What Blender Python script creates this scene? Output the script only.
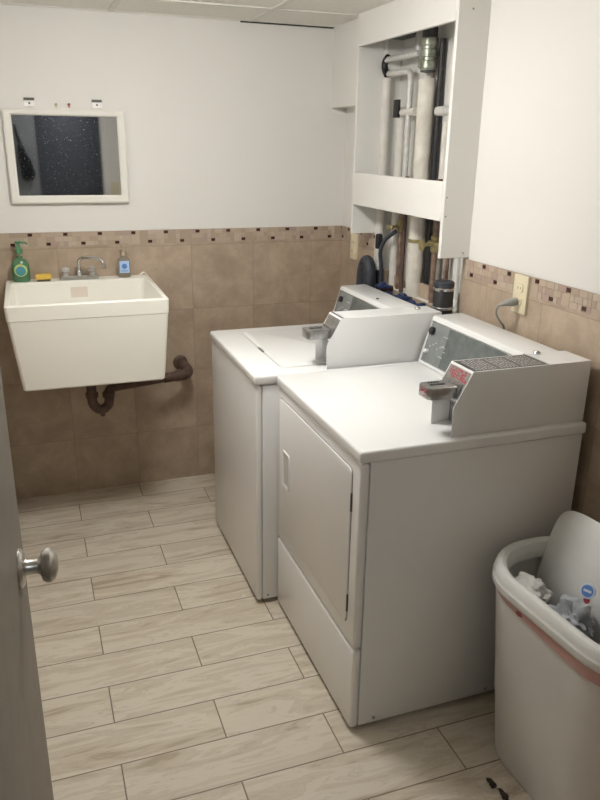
import bpy, bmesh, math, random
from mathutils import Vector, Matrix, noise
from math import pi, sin, cos, radians
SC = bpy.context.scene
for o in list(bpy.data.objects): bpy.data.objects.remove(o)
COL = SC.collection

# ------------------------------------------------------------------ camera
CAM = Vector((-1.49404, -3.51884, 1.66775)); YAW, PITCH, ROLL, FPX = .349425, -.335052, .015579, 737.56
fw = Vector((sin(YAW)*cos(PITCH), cos(YAW)*cos(PITCH), sin(PITCH)))
rt = Vector((cos(YAW), -sin(YAW), 0)); up = rt.cross(fw)
r2 = rt*cos(ROLL)+up*sin(ROLL); u2 = up*cos(ROLL)-rt*sin(ROLL)
cd = bpy.data.cameras.new('camera'); cam = bpy.data.objects.new('camera', cd); COL.objects.link(cam)
M3 = Matrix((r2, u2, -fw)).transposed()
cam.matrix_world = Matrix.Translation(CAM) @ M3.to_4x4()
cd.sensor_fit = 'VERTICAL'; cd.sensor_height = 24; cd.lens = FPX/800*24; cd.clip_start = .02
SC.camera = cam
# ------------------------------------------------------------------ world, exposure
SC.view_settings.view_transform = 'Standard'; SC.view_settings.look = 'None'
SC.view_settings.gamma = 1; SC.view_settings.use_curve_mapping = False
SC.view_settings.exposure = 0.19
w = bpy.data.worlds.new('world'); SC.world = w; w.use_nodes = True
w.node_tree.nodes['Background'].inputs[0].default_value = (.9, .95, 1, 1)
w.node_tree.nodes['Background'].inputs[1].default_value = .03
LAMP_POS = (-1.05, -1.36, 2.165); LAMP_R = .16; LAMP_POWER = 56.0; LAMP_COL = (1.0, .985, .96)
HALL_POWER = 42

# ------------------------------------------------------------------ materials
def newmat(name, col=(.8,.8,.8), rough=.5, metal=0, **kw):
    m = bpy.data.materials.new(name); m.use_nodes = True
    b = m.node_tree.nodes['Principled BSDF']
    b.inputs['Base Color'].default_value = (*col, 1); b.inputs['Roughness'].default_value = rough
    b.inputs['Metallic'].default_value = metal
    for k, v in kw.items(): b.inputs[k.replace('_', ' ')].default_value = v
    return m
class NT:
    def __init__(s, m): s.m = m; s.t = m.node_tree; s.b = s.t.nodes['Principled BSDF']
    def n(s, ty, **kw):
        x = s.t.nodes.new(ty)
        for k, v in kw.items(): setattr(x, k, v)
        return x
    def l(s, a, b): s.t.links.new(a, b)
    def math(s, op, a, b=None, c=None):
        x = s.n('ShaderNodeMath', operation=op)
        for i, v in enumerate((a, b, c)):
            if v is None: continue
            if isinstance(v, (int, float)): x.inputs[i].default_value = v
            else: s.l(v, x.inputs[i])
        return x.outputs[0]
    def mix(s, f, a, b, mode='MIX'):
        x = s.n('ShaderNodeMix', data_type='RGBA', blend_type=mode)
        for i, v in ((0, f), (6, a), (7, b)):
            if isinstance(v, (int, float)): x.inputs[i].default_value = v
            elif isinstance(v, tuple): x.inputs[i].default_value = (*v, 1)
            else: s.l(v, x.inputs[i])
        return x.outputs[2]
    def ramp(s, f, stops):
        x = s.n('ShaderNodeValToRGB'); e = x.color_ramp.elements
        while len(e) < len(stops): e.new(.5)
        for q, (p, c) in zip(e, stops): q.position = p; q.color = (*c, 1) if isinstance(c, tuple) else (c, c, c, 1)
        s.l(f, x.inputs[0]); return x.outputs[0]
    def noise(s, vec, scale, detail=3, rough=.5, dist=0):
        x = s.n('ShaderNodeTexNoise'); x.inputs['Scale'].default_value = scale
        x.inputs['Detail'].default_value = detail; x.inputs['Roughness'].default_value = rough
        x.inputs['Distortion'].default_value = dist
        if vec is not None: s.l(vec, x.inputs['Vector'])
        return x.outputs['Fac']
    def pos(s): return s.n('ShaderNodeNewGeometry').outputs['Position']
    def bump(s, h, strength=.3, dist=.002):
        x = s.n('ShaderNodeBump'); x.inputs['Strength'].default_value = strength; x.inputs['Distance'].default_value = dist
        s.l(h, x.inputs['Height']); s.l(x.outputs[0], s.b.inputs['Normal'])
def mottled(name, c1, c2, scale, rough=.5, metal=0, bump=0, detail=4, **kw):
    m = newmat(name, c1, rough, metal, **kw); t = NT(m)
    f = t.noise(t.pos(), scale, detail)
    t.l(t.ramp(f, [(.35, c1), (.65, c2)]), t.b.inputs['Base Color'])
    if bump: t.bump(f, bump, .002)
    return m

def paint(name, col):
    m = newmat(name, col, .62); t = NT(m)
    f = t.noise(t.pos(), 3, 3); c2 = tuple(c*.96 for c in col)
    t.l(t.mix(f, c2, col), t.b.inputs['Base Color'])
    t.bump(t.noise(t.pos(), 140, 2), .06, .001); return m
M_WALL = paint('painted_plaster', (.80, .785, .745))
M_WHITEWOOD = paint('painted_board', (.80, .79, .75))
M_CEIL = mottled('ceiling_panel', (.80, .78, .72), (.86, .84, .78), 90, .8, bump=.1)
M_TEE = newmat('ceiling_tee_paint', (.72, .70, .64), .4)
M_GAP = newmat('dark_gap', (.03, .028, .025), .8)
M_HALL = mottled('hall_paint', (.36, .36, .35), (.33, .33, .33), 4, .7)
M_DARKDOOR = mottled('dark_door_paint', (.06, .066, .08), (.08, .086, .10), 30, .5)
M_DOOR = mottled('grey_door_paint', (.195, .172, .138), (.22, .195, .16), 25, .5, bump=.15)
M_ENAMEL = mottled('white_enamel', (.80, .80, .79), (.82, .82, .81), 3, .22)
M_ENAMEL2 = mottled('white_enamel_door', (.79, .785, .77), (.81, .805, .79), 3, .25)
M_SEAM = newmat('shadow_gap_rubber', (.22, .21, .20), .7)
M_CREAM = newmat('cream_plastic', (.74, .66, .47), .4)
M_TUB = mottled('cream_tub_plastic', (.87, .85, .77), (.89, .87, .79), 5, .35)
M_CHROME = newmat('chrome', (.60, .60, .61), .14, 1)
M_STEEL = mottled('brushed_steel', (.34, .335, .33), (.44, .435, .43), 60, .32, .9)
M_NICKEL = newmat('satin_nickel', (.62, .60, .57), .32, 1)
M_PANEL = mottled('dark_glass_panel', (.10, .115, .11), (.13, .145, .14), 30, .18)
M_PANEL2 = mottled('grey_glass_panel', (.19, .205, .20), (.23, .245, .24), 40, .2)
M_PRINT = newmat('pale_print', (.55, .56, .54), .5)
M_LABEL = newmat('dark_label', (.10, .09, .085), .45)
M_RED = newmat('red_print', (.50, .07, .09), .5)
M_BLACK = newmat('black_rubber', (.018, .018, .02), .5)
M_HOSE = mottled('grey_rubber_hose', (.028, .032, .042), (.042, .048, .06), 30, .5)
M_BLUE = mottled('blue_valve_paint', (.012, .022, .06), (.03, .06, .18), 60, .45)
M_IRON = mottled('rusty_iron', (.075, .045, .035), (.13, .075, .055), 35, .6, bump=.4)
M_COPPER = mottled('old_copper', (.16, .10, .075), (.34, .24, .18), 30, .5, .3)
M_BRASS = mottled('brass', (.42, .35, .16), (.30, .26, .14), 60, .45, .6)
M_PVC = mottled('white_painted_pipe', (.74, .72, .67), (.66, .63, .58), 22, .5)
M_INSUL = mottled('wrapped_pipe', (.76, .72, .65), (.62, .58, .51), 16, .75, bump=.4)
M_GALV = mottled('galvanised_pipe', (.58, .57, .54), (.68, .67, .64), 40, .45, .15)
M_CLAMP = mottled('greenish_metal', (.20, .22, .17), (.40, .41, .35), 50, .4, .6)
M_BIN = mottled('bin_plastic', (.64, .62, .59), (.67, .65, .62), 8, .35)
M_BINLID = mottled('bin_lid_plastic', (.69, .69, .67), (.72, .72, .70), 8, .35)
M_PINK = mottled('pink_stripe', (.50, .27, .245), (.56, .35, .32), 12, .35)
M_PINKD = newmat('dark_pink', (.30, .07, .07), .4)
M_BAG = mottled('grey_plastic_bag', (.28, .30, .32), (.42, .44, .47), 30, .3)
M_PAPER = mottled('white_tissue', (.70, .69, .66), (.60, .59, .57), 30, .8)
M_LBLUE = newmat('blue_print', (.10, .22, .55), .4)
M_GREEN = newmat('green_soap', (.08, .20, .10), .2)
M_GREENP = newmat('green_pump', (.09, .25, .13), .35)
M_TEAL = newmat('teal_label', (.07, .30, .30), .4)
M_LIME = newmat('lime_label', (.50, .60, .22), .4)
M_CLEAR = newmat('clear_plastic', (.80, .76, .70), .08, 0, Transmission_Weight=.85, IOR=1.25)
M_SKYL = newmat('pale_blue_label', (.42, .58, .82), .45)
M_SPONGE = mottled('yellow_sponge', (.80, .55, .12), (.68, .44, .08), 160, .9, bump=.6)
M_SPONGEB = newmat('dark_scour_pad', (.12, .09, .04), .9)
M_CAP = newmat('grey_plug', (.30, .31, .29), .5)
M_ANCHOR = newmat('tan_anchor', (.55, .46, .30), .5)
M_ANCHORR = newmat('red_anchor', (.45, .13, .11), .5)
M_FRAME = newmat('mirror_frame_paint', (.82, .80, .74), .4)
M_LINT = mottled('dark_lint', (.03, .02, .02), (.07, .045, .04), 80, .9)
M_LAMP = newmat('lamp_glass', (1, 1, 1), .4)
_b = M_LAMP.node_tree.nodes['Principled BSDF']
_b.inputs['Emission Color'].default_value = (*LAMP_COL, 1); _b.inputs['Emission Strength'].default_value = LAMP_POWER
M_BLACKCLOTH = mottled('black_cloth', (.012, .012, .015), (.02, .02, .024), 60, .9)

def mirror_mat():
    m = newmat('mirror_glass', (.80, .81, .81), .02, 1); t = NT(m)
    f = t.noise(t.pos(), 190, 2, .6)
    s = t.ramp(f, [(.635, 0.0), (.70, .8)])
    t.l(t.mix(s, (.62, .63, .64), (.75, .75, .72)), t.b.inputs['Base Color'])
    t.l(t.math('SUBTRACT', 1.0, t.math('MULTIPLY', s, .35)), t.b.inputs['Metallic'])
    t.l(t.math('ADD', t.math('MULTIPLY', s, .4), .03), t.b.inputs['Roughness'])
    return m
M_MIRROR = mirror_mat()

def floor_mat():
    m = newmat('wood_look_planks', (.7, .65, .55), .32); t = NT(m)
    sp = t.n('ShaderNodeSeparateXYZ'); t.l(t.pos(), sp.inputs[0]); X, Y = sp.outputs[0], sp.outputs[1]
    v = t.math('DIVIDE', t.math('ADD', Y, .3171), .1669); row = t.math('FLOOR', v); fv = t.math('SUBTRACT', v, row)
    par = t.math('FLOORED_MODULO', row, 2.0)
    u = t.math('ADD', t.math('DIVIDE', t.math('ADD', X, 1.3961), .613), t.math('MULTIPLY', par, .5))
    cu = t.math('FLOOR', u); fu = t.math('SUBTRACT', u, cu)
    dv = t.math('MULTIPLY', t.math('MINIMUM', fv, t.math('SUBTRACT', 1.0, fv)), .1669)
    du = t.math('MULTIPLY', t.math('MINIMUM', fu, t.math('SUBTRACT', 1.0, fu)), .613)
    d = t.math('MINIMUM', dv, du)
    grout = t.ramp(t.math('MULTIPLY', d, 100), [(.14, 1.0), (.26, 0.0)])
    cb = t.n('ShaderNodeCombineXYZ'); t.l(cu, cb.inputs[0]); t.l(row, cb.inputs[1])
    wn = t.n('ShaderNodeTexWhiteNoise', noise_dimensions='3D'); t.l(cb.outputs[0], wn.inputs['Vector'])
    # grain: stretched along the plank, offset per plank
    ws = t.n('ShaderNodeSeparateXYZ'); t.l(wn.outputs['Color'], ws.inputs[0])
    g = t.n('ShaderNodeCombineXYZ')
    t.l(t.math('ADD', t.math('MULTIPLY', X, 2.4), t.math('MULTIPLY', ws.outputs[0], 37.0)), g.inputs[0])
    t.l(t.math('ADD', t.math('MULTIPLY', Y, 13.0), t.math('MULTIPLY', ws.outputs[1], 53.0)), g.inputs[1])
    gr = t.noise(g.outputs[0], 1.3, 6, .62, 1.1)
    g2 = t.n('ShaderNodeCombineXYZ')
    t.l(t.math('ADD', t.math('MULTIPLY', X, 6.0), t.math('MULTIPLY', ws.outputs[1], 37.0)), g2.inputs[0])
    t.l(t.math('ADD', t.math('MULTIPLY', Y, 90.0), t.math('MULTIPLY', ws.outputs[0], 53.0)), g2.inputs[1])
    fine = t.noise(g2.outputs[0], 1.5, 3, .6)
    wv = t.math('FRACT', t.math('MULTIPLY', gr, 7.0)); ring = t.math('ABSOLUTE', t.math('SUBTRACT', wv, .5))
    c = t.ramp(gr, [(.32, (.37, .30, .21)), (.42, (.56, .49, .385)), (.54, (.69, .635, .53))])
    c = t.mix(t.math('MULTIPLY', t.ramp(ring, [(.0, 1.0), (.12, 0.0)]), .38), c, (.36, .29, .20))
    c = t.mix(t.math('MULTIPLY', fine, .25), c, (.50, .43, .33))
    c = t.mix(t.math('MULTIPLY', ws.outputs[2], .22), c, (.50, .44, .35))
    c = t.mix(grout, c, (.21, .16, .115))
    t.l(c, t.b.inputs['Base Color'])
    t.l(t.math('ADD', t.math('MULTIPLY', gr, .3), .25), t.b.inputs['Roughness'])
    t.bump(t.math('SUBTRACT', t.math('MULTIPLY', gr, .25), grout), .4, .002)
    return m
M_FLOOR = floor_mat()

def tile_mat(name, axis, off, cz=.28):
    m = newmat(name, (.5, .4, .3), .35); t = NT(m)
    sp = t.n('ShaderNodeSeparateXYZ'); t.l(t.pos(), sp.inputs[0]); H = sp.outputs[axis]; Z = sp.outputs[2]
    u = t.math('DIVIDE', t.math('SUBTRACT', H, off), .305); v = t.math('DIVIDE', t.math('SUBTRACT', Z, cz), .308)
    cu = t.math('FLOOR', u); cv = t.math('FLOOR', v); fu = t.math('SUBTRACT', u, cu); fv = t.math('SUBTRACT', v, cv)
    d = t.math('MULTIPLY', t.math('MINIMUM', t.math('MINIMUM', fu, t.math('SUBTRACT', 1.0, fu)), t.math('MINIMUM', fv, t.math('SUBTRACT', 1.0, fv))), .305)
    grout = t.ramp(t.math('MULTIPLY', d, 100), [(.10, 1.0), (.26, 0.0)])
    cb = t.n('ShaderNodeCombineXYZ'); t.l(cu, cb.inputs[0]); t.l(cv, cb.inputs[1])
    wn = t.n('ShaderNodeTexWhiteNoise', noise_dimensions='3D'); t.l(cb.outputs[0], wn.inputs['Vector'])
    va = t.n('ShaderNodeVectorMath', operation='MULTIPLY_ADD'); t.l(wn.outputs['Color'], va.inputs[0])
    va.inputs[1].default_value = (9, 9, 9); t.l(t.pos(), va.inputs[2])
    n1 = t.noise(va.outputs[0], 7.0, 7, .68, .35); n2 = t.noise(va.outputs[0], 40, 3, .6)
    c = t.ramp(n1, [(.32, (.355, .275, .20)), (.50, (.445, .35, .26)), (.66, (.55, .44, .335))])
    c = t.mix(t.math('MULTIPLY', n2, .3), c, (.38, .295, .215))
    c = t.mix(t.math('MULTIPLY', grout, .45), c, (.25, .19, .135))
    t.l(c, t.b.inputs['Base Color']); t.bump(t.math('SUBTRACT', n1, grout), .25, .002)
    return m
M_TILEB = tile_mat('brown_stone_tile_back', 0, -1.385)
M_TILER = tile_mat('brown_stone_tile_right', 1, -.10)
MOS = [newmat('mosaic_beige', (.47, .375, .29), .4), newmat('mosaic_tan', (.42, .325, .24), .4), newmat('mosaic_rose', (.42, .31, .26), .4),
       newmat('mosaic_pale', (.51, .42, .335), .4), newmat('mosaic_dark', (.06, .025, .018), .25), newmat('mosaic_grout', (.40, .32, .245), .7)]

# ------------------------------------------------------------------ mesh helpers
def bx(bm, lo, hi, bev=0, seg=2, mat=0, taper=None):
    lo = Vector(lo); hi = Vector(hi)
    vs = [bm.verts.new((x, y, z)) for x in (lo.x, hi.x) for y in (lo.y, hi.y) for z in (lo.z, hi.z)]
    fs = [(0,1,3,2), (4,6,7,5), (0,4,5,1), (2,3,7,6), (0,2,6,4), (1,5,7,3)]
    fl = [bm.faces.new([vs[i] for i in f]) for f in fs]
    for f in fl: f.material_index = mat
    if bev:
        es = list({e for f in fl for e in f.edges})
        r = bmesh.ops.bevel(bm, geom=es, offset=bev, segments=seg, affect='EDGES', profile=.5)
        for f in r['faces']: f.material_index = mat
    return bm
def rotbox(bm, c, size, rot, bev=0, mat=0):
    b2 = bmesh.new(); h = Vector(size)/2; bx(b2, -h, h, bev)
    b2.transform(Matrix.Translation(c) @ rot.to_4x4()); merge(bm, b2, mat)
def merge(bm, b2, mat=None):
    mp = {}
    for v in b2.verts: mp[v] = bm.verts.new(v.co)
    for f in b2.faces:
        g = bm.faces.new([mp[v] for v in f.verts]); g.material_index = f.material_index if mat is None else mat
    b2.free()
def prism(bm, pts, y0, y1, bev=0, axis='y', mat=0):
    """pts in (x,z) extruded along y; axis 'x': pts in (y,z) extruded along x; axis 'z': pts in (x,y)."""
    def P(p, t): return (p[0], t, p[1]) if axis == 'y' else ((t, p[0], p[1]) if axis == 'x' else (p[0], p[1], t))
    b2 = bmesh.new()
    a = [b2.verts.new(P(p, y0)) for p in pts]; b = [b2.verts.new(P(p, y1)) for p in pts]
    n = len(pts); b2.faces.new(a); b2.faces.new(b[::-1])
    for i in range(n): b2.faces.new((a[i], b[i], b[(i+1) % n], a[(i+1) % n]))
    bmesh.ops.recalc_face_normals(b2, faces=b2.faces)
    if bev: bmesh.ops.bevel(b2, geom=list(b2.edges), offset=bev, segments=2, affect='EDGES', profile=.5)
    merge(bm, b2, mat); return bm
def smoothpath(pts, n=6):
    pts = [Vector(p) for p in pts]; out = []
    P = [pts[0]*2-pts[1]] + pts + [pts[-1]*2-pts[-2]]
    for i in range(1, len(P)-2):
        for k in range(n):
            t = k/n; a, b, c, d = P[i-1], P[i], P[i+1], P[i+2]
            out.append(.5*((2*b)+(c-a)*t+(2*a-5*b+4*c-d)*t*t+(3*b-a-3*c+d)*t**3))
    out.append(pts[-1]); return out
def rounded(pts, r, n=5):
    pts = [Vector(p) for p in pts]; out = [pts[0]]
    for i in range(1, len(pts)-1):
        a = (pts[i-1]-pts[i]); b = (pts[i+1]-pts[i]); rr = min(r, a.length*.49, b.length*.49)
        p0 = pts[i]+a.normalized()*rr; p1 = pts[i]+b.normalized()*rr
        for k in range(n+1):
            t = k/n; out.append(p0.lerp(pts[i], t).lerp(pts[i].lerp(p1, t), t))
    out.append(pts[-1]); return out
def tube(bm, pts, r, seg=12, mat=0, cap=True):
    pts = [Vector(p) for p in pts]; rs = r if isinstance(r, (list, tuple)) else [r]*len(pts)
    rings = []; nrm = None
    for i, p in enumerate(pts):
        t = (pts[min(i+1, len(pts)-1)]-pts[max(i-1, 0)]).normalized()
        if nrm is None:
            nrm = t.orthogonal().normalized()
        nrm = (nrm - t*nrm.dot(t)).normalized(); bn = t.cross(nrm)
        rings.append([bm.verts.new(p+(nrm*cos(2*pi*k/seg)+bn*sin(2*pi*k/seg))*rs[i]) for k in range(seg)])
    for a, b in zip(rings, rings[1:]):
        for k in range(seg):
            f = bm.faces.new((a[k], a[(k+1) % seg], b[(k+1) % seg], b[k])); f.material_index = mat
    if cap:
        for R_, fl in ((rings[0], True), (rings[-1], False)):
            f = bm.faces.new(R_[::-1] if fl else R_); f.material_index = mat
    return bm
def lathe(bm, prof, c, axis=(0,0,1), seg=24, mat=0, sx=1, sy=1):
    """prof: (r, h) pairs along the axis"""
    q = Vector((0,0,1)).rotation_difference(Vector(axis)).to_matrix(); rings = []; c = Vector(c)
    for r, h in prof:
        rings.append([bm.verts.new(c+q@Vector((max(r,1e-4)*cos(2*pi*k/seg)*sx, max(r,1e-4)*sin(2*pi*k/seg)*sy, h))) for k in range(seg)])
    for a, b in zip(rings, rings[1:]):
        for k in range(seg):
            f = bm.faces.new((a[k], a[(k+1) % seg], b[(k+1) % seg], b[k])); f.material_index = mat
    for R_, fl in ((rings[0], True), (rings[-1], False)):
        f = bm.faces.new(R_[::-1] if fl else R_); f.material_index = mat
    return bm
def rrect(x0, x1, y0, y1, z, r, n=6):
    out = []
    for cx, cy, a0 in ((x1-r, y1-r, 0), (x0+r, y1-r, pi/2), (x0+r, y0+r, pi), (x1-r, y0+r, 3*pi/2)):
        for k in range(n+1):
            a = a0+pi/2*k/n; out.append((cx+r*cos(a), cy+r*sin(a), z))
    return out
def loft(bm, loops, cap0=True, cap1=True, mat=0):
    rings = [[bm.verts.new(p) for p in L] for L in loops]; n = len(rings[0])
    for a, b in zip(rings, rings[1:]):
        for k in range(n):
            f = bm.faces.new((a[k], a[(k+1) % n], b[(k+1) % n], b[k])); f.material_index = mat
    if cap0: bm.faces.new(rings[0][::-1]).material_index = mat
    if cap1: bm.faces.new(rings[-1]).material_index = mat
    return bm
def clump(bm, c, r, amp, freq, seed, sub=4, squash=(1,1,1), mat=0):
    b2 = bmesh.new(); bmesh.ops.create_icosphere(b2, subdivisions=sub, radius=1)
    o = Vector((seed*7.3, seed*3.1, seed*1.7))
    for v in b2.verts:
        n = abs(noise.noise(v.co*freq+o))*1.6 + abs(noise.noise(v.co*freq*2.3+o))*.7 - .5
        p = v.co*(1+amp*n); v.co = Vector(c)+Vector((p.x*squash[0], p.y*squash[1], p.z*squash[2]))*r
    merge(bm, b2, mat)
def obj(name, bm, mats, parent=None, angle=35, recalc=True):
    if recalc: bmesh.ops.recalc_face_normals(bm, faces=bm.faces)
    me = bpy.data.meshes.new(name)
    base = None
    if parent is not None:
        base = parent.get('_o')
    # local origin: a child mesh is expressed relative to its root
    if parent is not None:
        bm.transform(Matrix.Translation(-WL[parent.name])); off = WL[parent.name]
    else: off = Vector((0,0,0))
    bm.to_mesh(me); bm.free()
    for m in (mats if isinstance(mats, (list, tuple)) else [mats]): me.materials.append(m)
    for p in me.polygons: p.use_smooth = True
    me.set_sharp_from_angle(angle=radians(angle))
    o = bpy.data.objects.new(name, me); COL.objects.link(o)
    if parent is not None: o.parent = parent
    WL[o.name] = off
    return o
WL = {}
def thing(name, label, cat, loc, group=None):
    o = bpy.data.objects.new(name, None); COL.objects.link(o); o.location = loc; o.empty_display_size = .05
    WL[o.name] = Vector(loc); tag(o, label, cat, group); return o
def tag(o, label, cat, group=None):
    o['label'] = label; o['category'] = cat
    if group: o['group'] = group
    return o
def single(name, bm, mats, label, cat, group=None, angle=35):
    """a thing that is one mesh, origin at its base"""
    xs = [v.co for v in bm.verts]; mn = [min(c[i] for c in xs) for i in range(3)]; mx = [max(c[i] for c in xs) for i in range(3)]
    loc = Vector(((mn[0]+mx[0])/2, (mn[1]+mx[1])/2, mn[2])); bm.transform(Matrix.Translation(-loc))
    o = obj(name, bm, mats, None, angle); o.location = loc; WL[o.name] = loc; return tag(o, label, cat, group)
def struct(name, bm, mats, parent=None, angle=35):
    o = obj(name, bm, mats, parent, angle)
    if parent is None: o['kind'] = 'structure'
    return o
def B(*a, **k): return bx(bmesh.new(), *a, **k)

# ------------------------------------------------------------------ the room
XL, YF, ZC = -1.78, -3.25, 2.18
struct('floor', B((XL-.1, -4.9, -.08), (.2, .1, 0)), M_FLOOR)
struct('ceiling', B((XL-.1, -4.9, ZC), (.2, .1, ZC+.06)), M_CEIL)
b = bmesh.new()
for y in (-.345, -.955, -1.565, -2.175, -2.785): bx(b, (XL, y-.012, ZC-.005), (-.07 if y > -.36 else -.0, y+.012, ZC+.001), .001, 1)
for x in (-.475, -1.085, -1.695): bx(b, (x-.012, YF, ZC-.0045), (x+.012, .006, ZC+.001), .001, 1)
struct('trim_1', b, M_TEE)
b = bmesh.new(); bx(b, (XL, -.012, ZC-.004), (-.07, .007, ZC+.001)); bx(b, (XL, YF, ZC-.004), (XL+.02, 0, ZC+.001)); bx(b, (XL+.02, YF, ZC-.004), (0, YF+.02, ZC+.001))
struct('trim_2', b, M_TEE)
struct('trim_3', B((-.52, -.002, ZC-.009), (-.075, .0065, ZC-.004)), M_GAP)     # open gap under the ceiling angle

# mosaic strip: grid of small tiles, dark ones alternate high and low
def mosaic(bm, a0, a1, ref, face, z0=1.215, z1=1.277):
    random.seed(5); n0 = math.floor((a0-ref)/.01875); n1 = math.ceil((a1-ref)/.01875); g = .0007
    hz = (z1-z0)/3
    def q(u0, u1, w0, w1, mi, d):
        u0 = max(u0, a0); u1 = min(u1, a1)
        if u1-u0 < .002: return
        if face == 'y': bx(bm, (u0, -.0075-d, w0), (u1, -.004, w1), mat=mi)
        else: bx(bm, (-.0075-d, u0, w0), (-.004, u1, w1), mat=mi)
    q(a0, a1, z0, z1, 5, -.0015)
    used = set()
    for i in range(n0, n1):
        for r in (0, 1, 2):
            if (i, r) in used: continue
            m8 = i % 8
            dark = (m8 == 0 and r == 2) or (m8 == 4 and r == 0)
            u0 = ref+i*.01875; zz = z0+r*hz
            if dark: q(u0, u0+.01875, zz+hz*.22, zz+hz*.82, 4, .001); continue
            wd = 2 if ((i+1) % 8 not in (0, 4) and random.random() < .55) else 1
            ht = 2 if (r < 2 and wd == 2 and random.random() < .5 and (i, r+1) not in used and not ((m8 == 0 or (i+1) % 8 == 0) and r+1 == 2)) else 1
            for a in range(wd):
                for c in range(ht): used.add((i+a, r+c))
            q(u0+g, u0+wd*.01875-g, zz+g, zz+ht*hz-g, random.choice((0, 0, 1, 2, 3)), 0)
TH = .008
# back wall
wb = struct('wall_back', B((XL-.1, .006, 0), (.2, .1, ZC)), M_WALL)
struct('tile_cladding', B((XL, 0, 0), (0, .006, 1.215)), M_TILEB, wb)
def shift(bm, v): bm.transform(Matrix.Translation(v)); return bm
b = bmesh.new(); mosaic(b, XL, 0, -1.352, 'y'); struct('mosaic_band', shift(b, (0, .006, 0)), MOS, wb)
# right wall with the pipe recess cut through it
RY0, RY1, RZ0, RZ1 = -1.15, -.415, 1.06, 2.13
b = bmesh.new()
bx(b, (.006, RY1, 0), (.2, .006, ZC)); bx(b, (.006, -3.25, 0), (.2, RY0, ZC))
bx(b, (.006, RY0, 0), (.2, RY1, RZ0)); bx(b, (.006, RY0, RZ1), (.2, RY1, ZC))
bx(b, (.075, RY0, RZ0), (.2, RY1, RZ1))
wr = struct('wall_right', b, M_WALL)
b = bmesh.new(); bx(b, (0, RY1, 0), (.006, 0, 1.215)); bx(b, (0, YF, 0), (.006, RY0, 1.215)); bx(b, (0, RY0, 0), (.006, RY1, RZ0))
struct('tile_cladding', b, M_TILER, wr)
b = bmesh.new(); mosaic(b, YF, RY0, -1.30, 'x'); mosaic(b, RY1, -.008, -.10, 'x'); struct('mosaic_band', shift(b, (.006, 0, 0)), MOS, wr)
# broken tile ends left standing at the foot of the recess
b = bmesh.new()
for (y0, y1, z) in ((-.50, -.418, 1.125), (-.60, -.51, 1.115), (-.86, -.775, 1.12), (-.975, -.875, 1.125)): bx(b, (.030, y0, RZ0), (.045, y1, z), .002, 1)
struct('broken_tile_ends', b, M_TILER, wr)
wl = struct('wall_left', B((XL-.1, -4.9, 0), (XL-.006, .006, ZC)), M_WALL)
struct('tile_cladding', B((XL-.006, YF, 0), (XL, 0, 1.277)), M_TILER, wl)  # unseen tiling, added to cut light bouncing off this wall
# front wall with doorway
b = bmesh.new(); DX0, DX1 = -1.625, -.85
bx(b, (XL, YF-.11, 0), (DX0, YF, ZC)); bx(b, (DX1, YF-.11, 0), (.2, YF, ZC)); bx(b, (DX0, YF-.11, 2.03), (DX1, YF, ZC))
wf = struct('wall_front', b, M_WALL)
b = bmesh.new(); bx(b, (DX1+.056, YF, 0), (0, YF+.006, 1.20)); bx(b, (XL, YF, 0), (DX0-.056, YF+.006, 1.20)); struct('tile_cladding', b, M_TILEB, wf)  # tiling out of view, added here too to reduce bounce light
b = bmesh.new()
bx(b, (DX1, YF, 0), (DX1+.055, YF+.014, 2.085), .003); bx(b, (DX0-.055, YF, 0), (DX0, YF+.014, 2.085), .003); bx(b, (DX0, YF, 2.03), (DX1, YF+.014, 2.085), .003)
struct('trim_4', b, M_WHITEWOOD)
# hallway behind the camera
struct('wall_hall', B((XL, -4.9, 0), (.2, -4.8, ZC)), M_HALL)
d2 = struct('door_2', B((-1.33, -4.8, .01), (-.52, -4.765, 2.0), .004), M_DARKDOOR)
b = bmesh.new(); lathe(b, [(.028, 0), (.028, .006), (.012, .01), (.012, .03), (.027, .042), (.027, .055), (.01, .064)], (-.60, -4.765, 1.0), (0, 1, 0)); struct('door_knob', b, M_NICKEL, d2)
# soffit
struct('wall_soffit', B((-.07, -.366, 1.83), (.006, .006, ZC)), M_WHITEWOOD)

# pipe chase boxed out from the right wall
CX = -.113
ch = thing('pipe_enclosure', 'white painted board box open in front of the pipes above the machines', 'enclosure', (-.05, -.77, 1.283))
obj('side_board', B((CX, -1.176, 1.283), (.006, -1.158, ZC), .0015, 1), M_WHITEWOOD, ch)
obj('side_board', B((CX, -.382, 1.283), (.006, -.366, ZC), .0015, 1), M_WHITEWOOD, ch)
obj('header_board', B((CX-.001, -1.158, 2.055), (CX+.016, -.382, ZC), .0015, 1), M_WHITEWOOD, ch)
obj('rail_board', B((CX-.001, -1.158, 1.412), (CX+.016, -.382, 1.548), .0015, 1), M_WHITEWOOD, ch)
for x, z in ((-.06, 2.09), (-.104, 1.495), (-.104, 1.43), (-.02, 1.30)):
    b = bmesh.new(); lathe(b, [(.0035, 0), (.0035, .0012), (.001, .002)], (x, -1.176, z), (0, -1, 0), 8); obj('screw', b, M_STEEL, ch)

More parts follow.
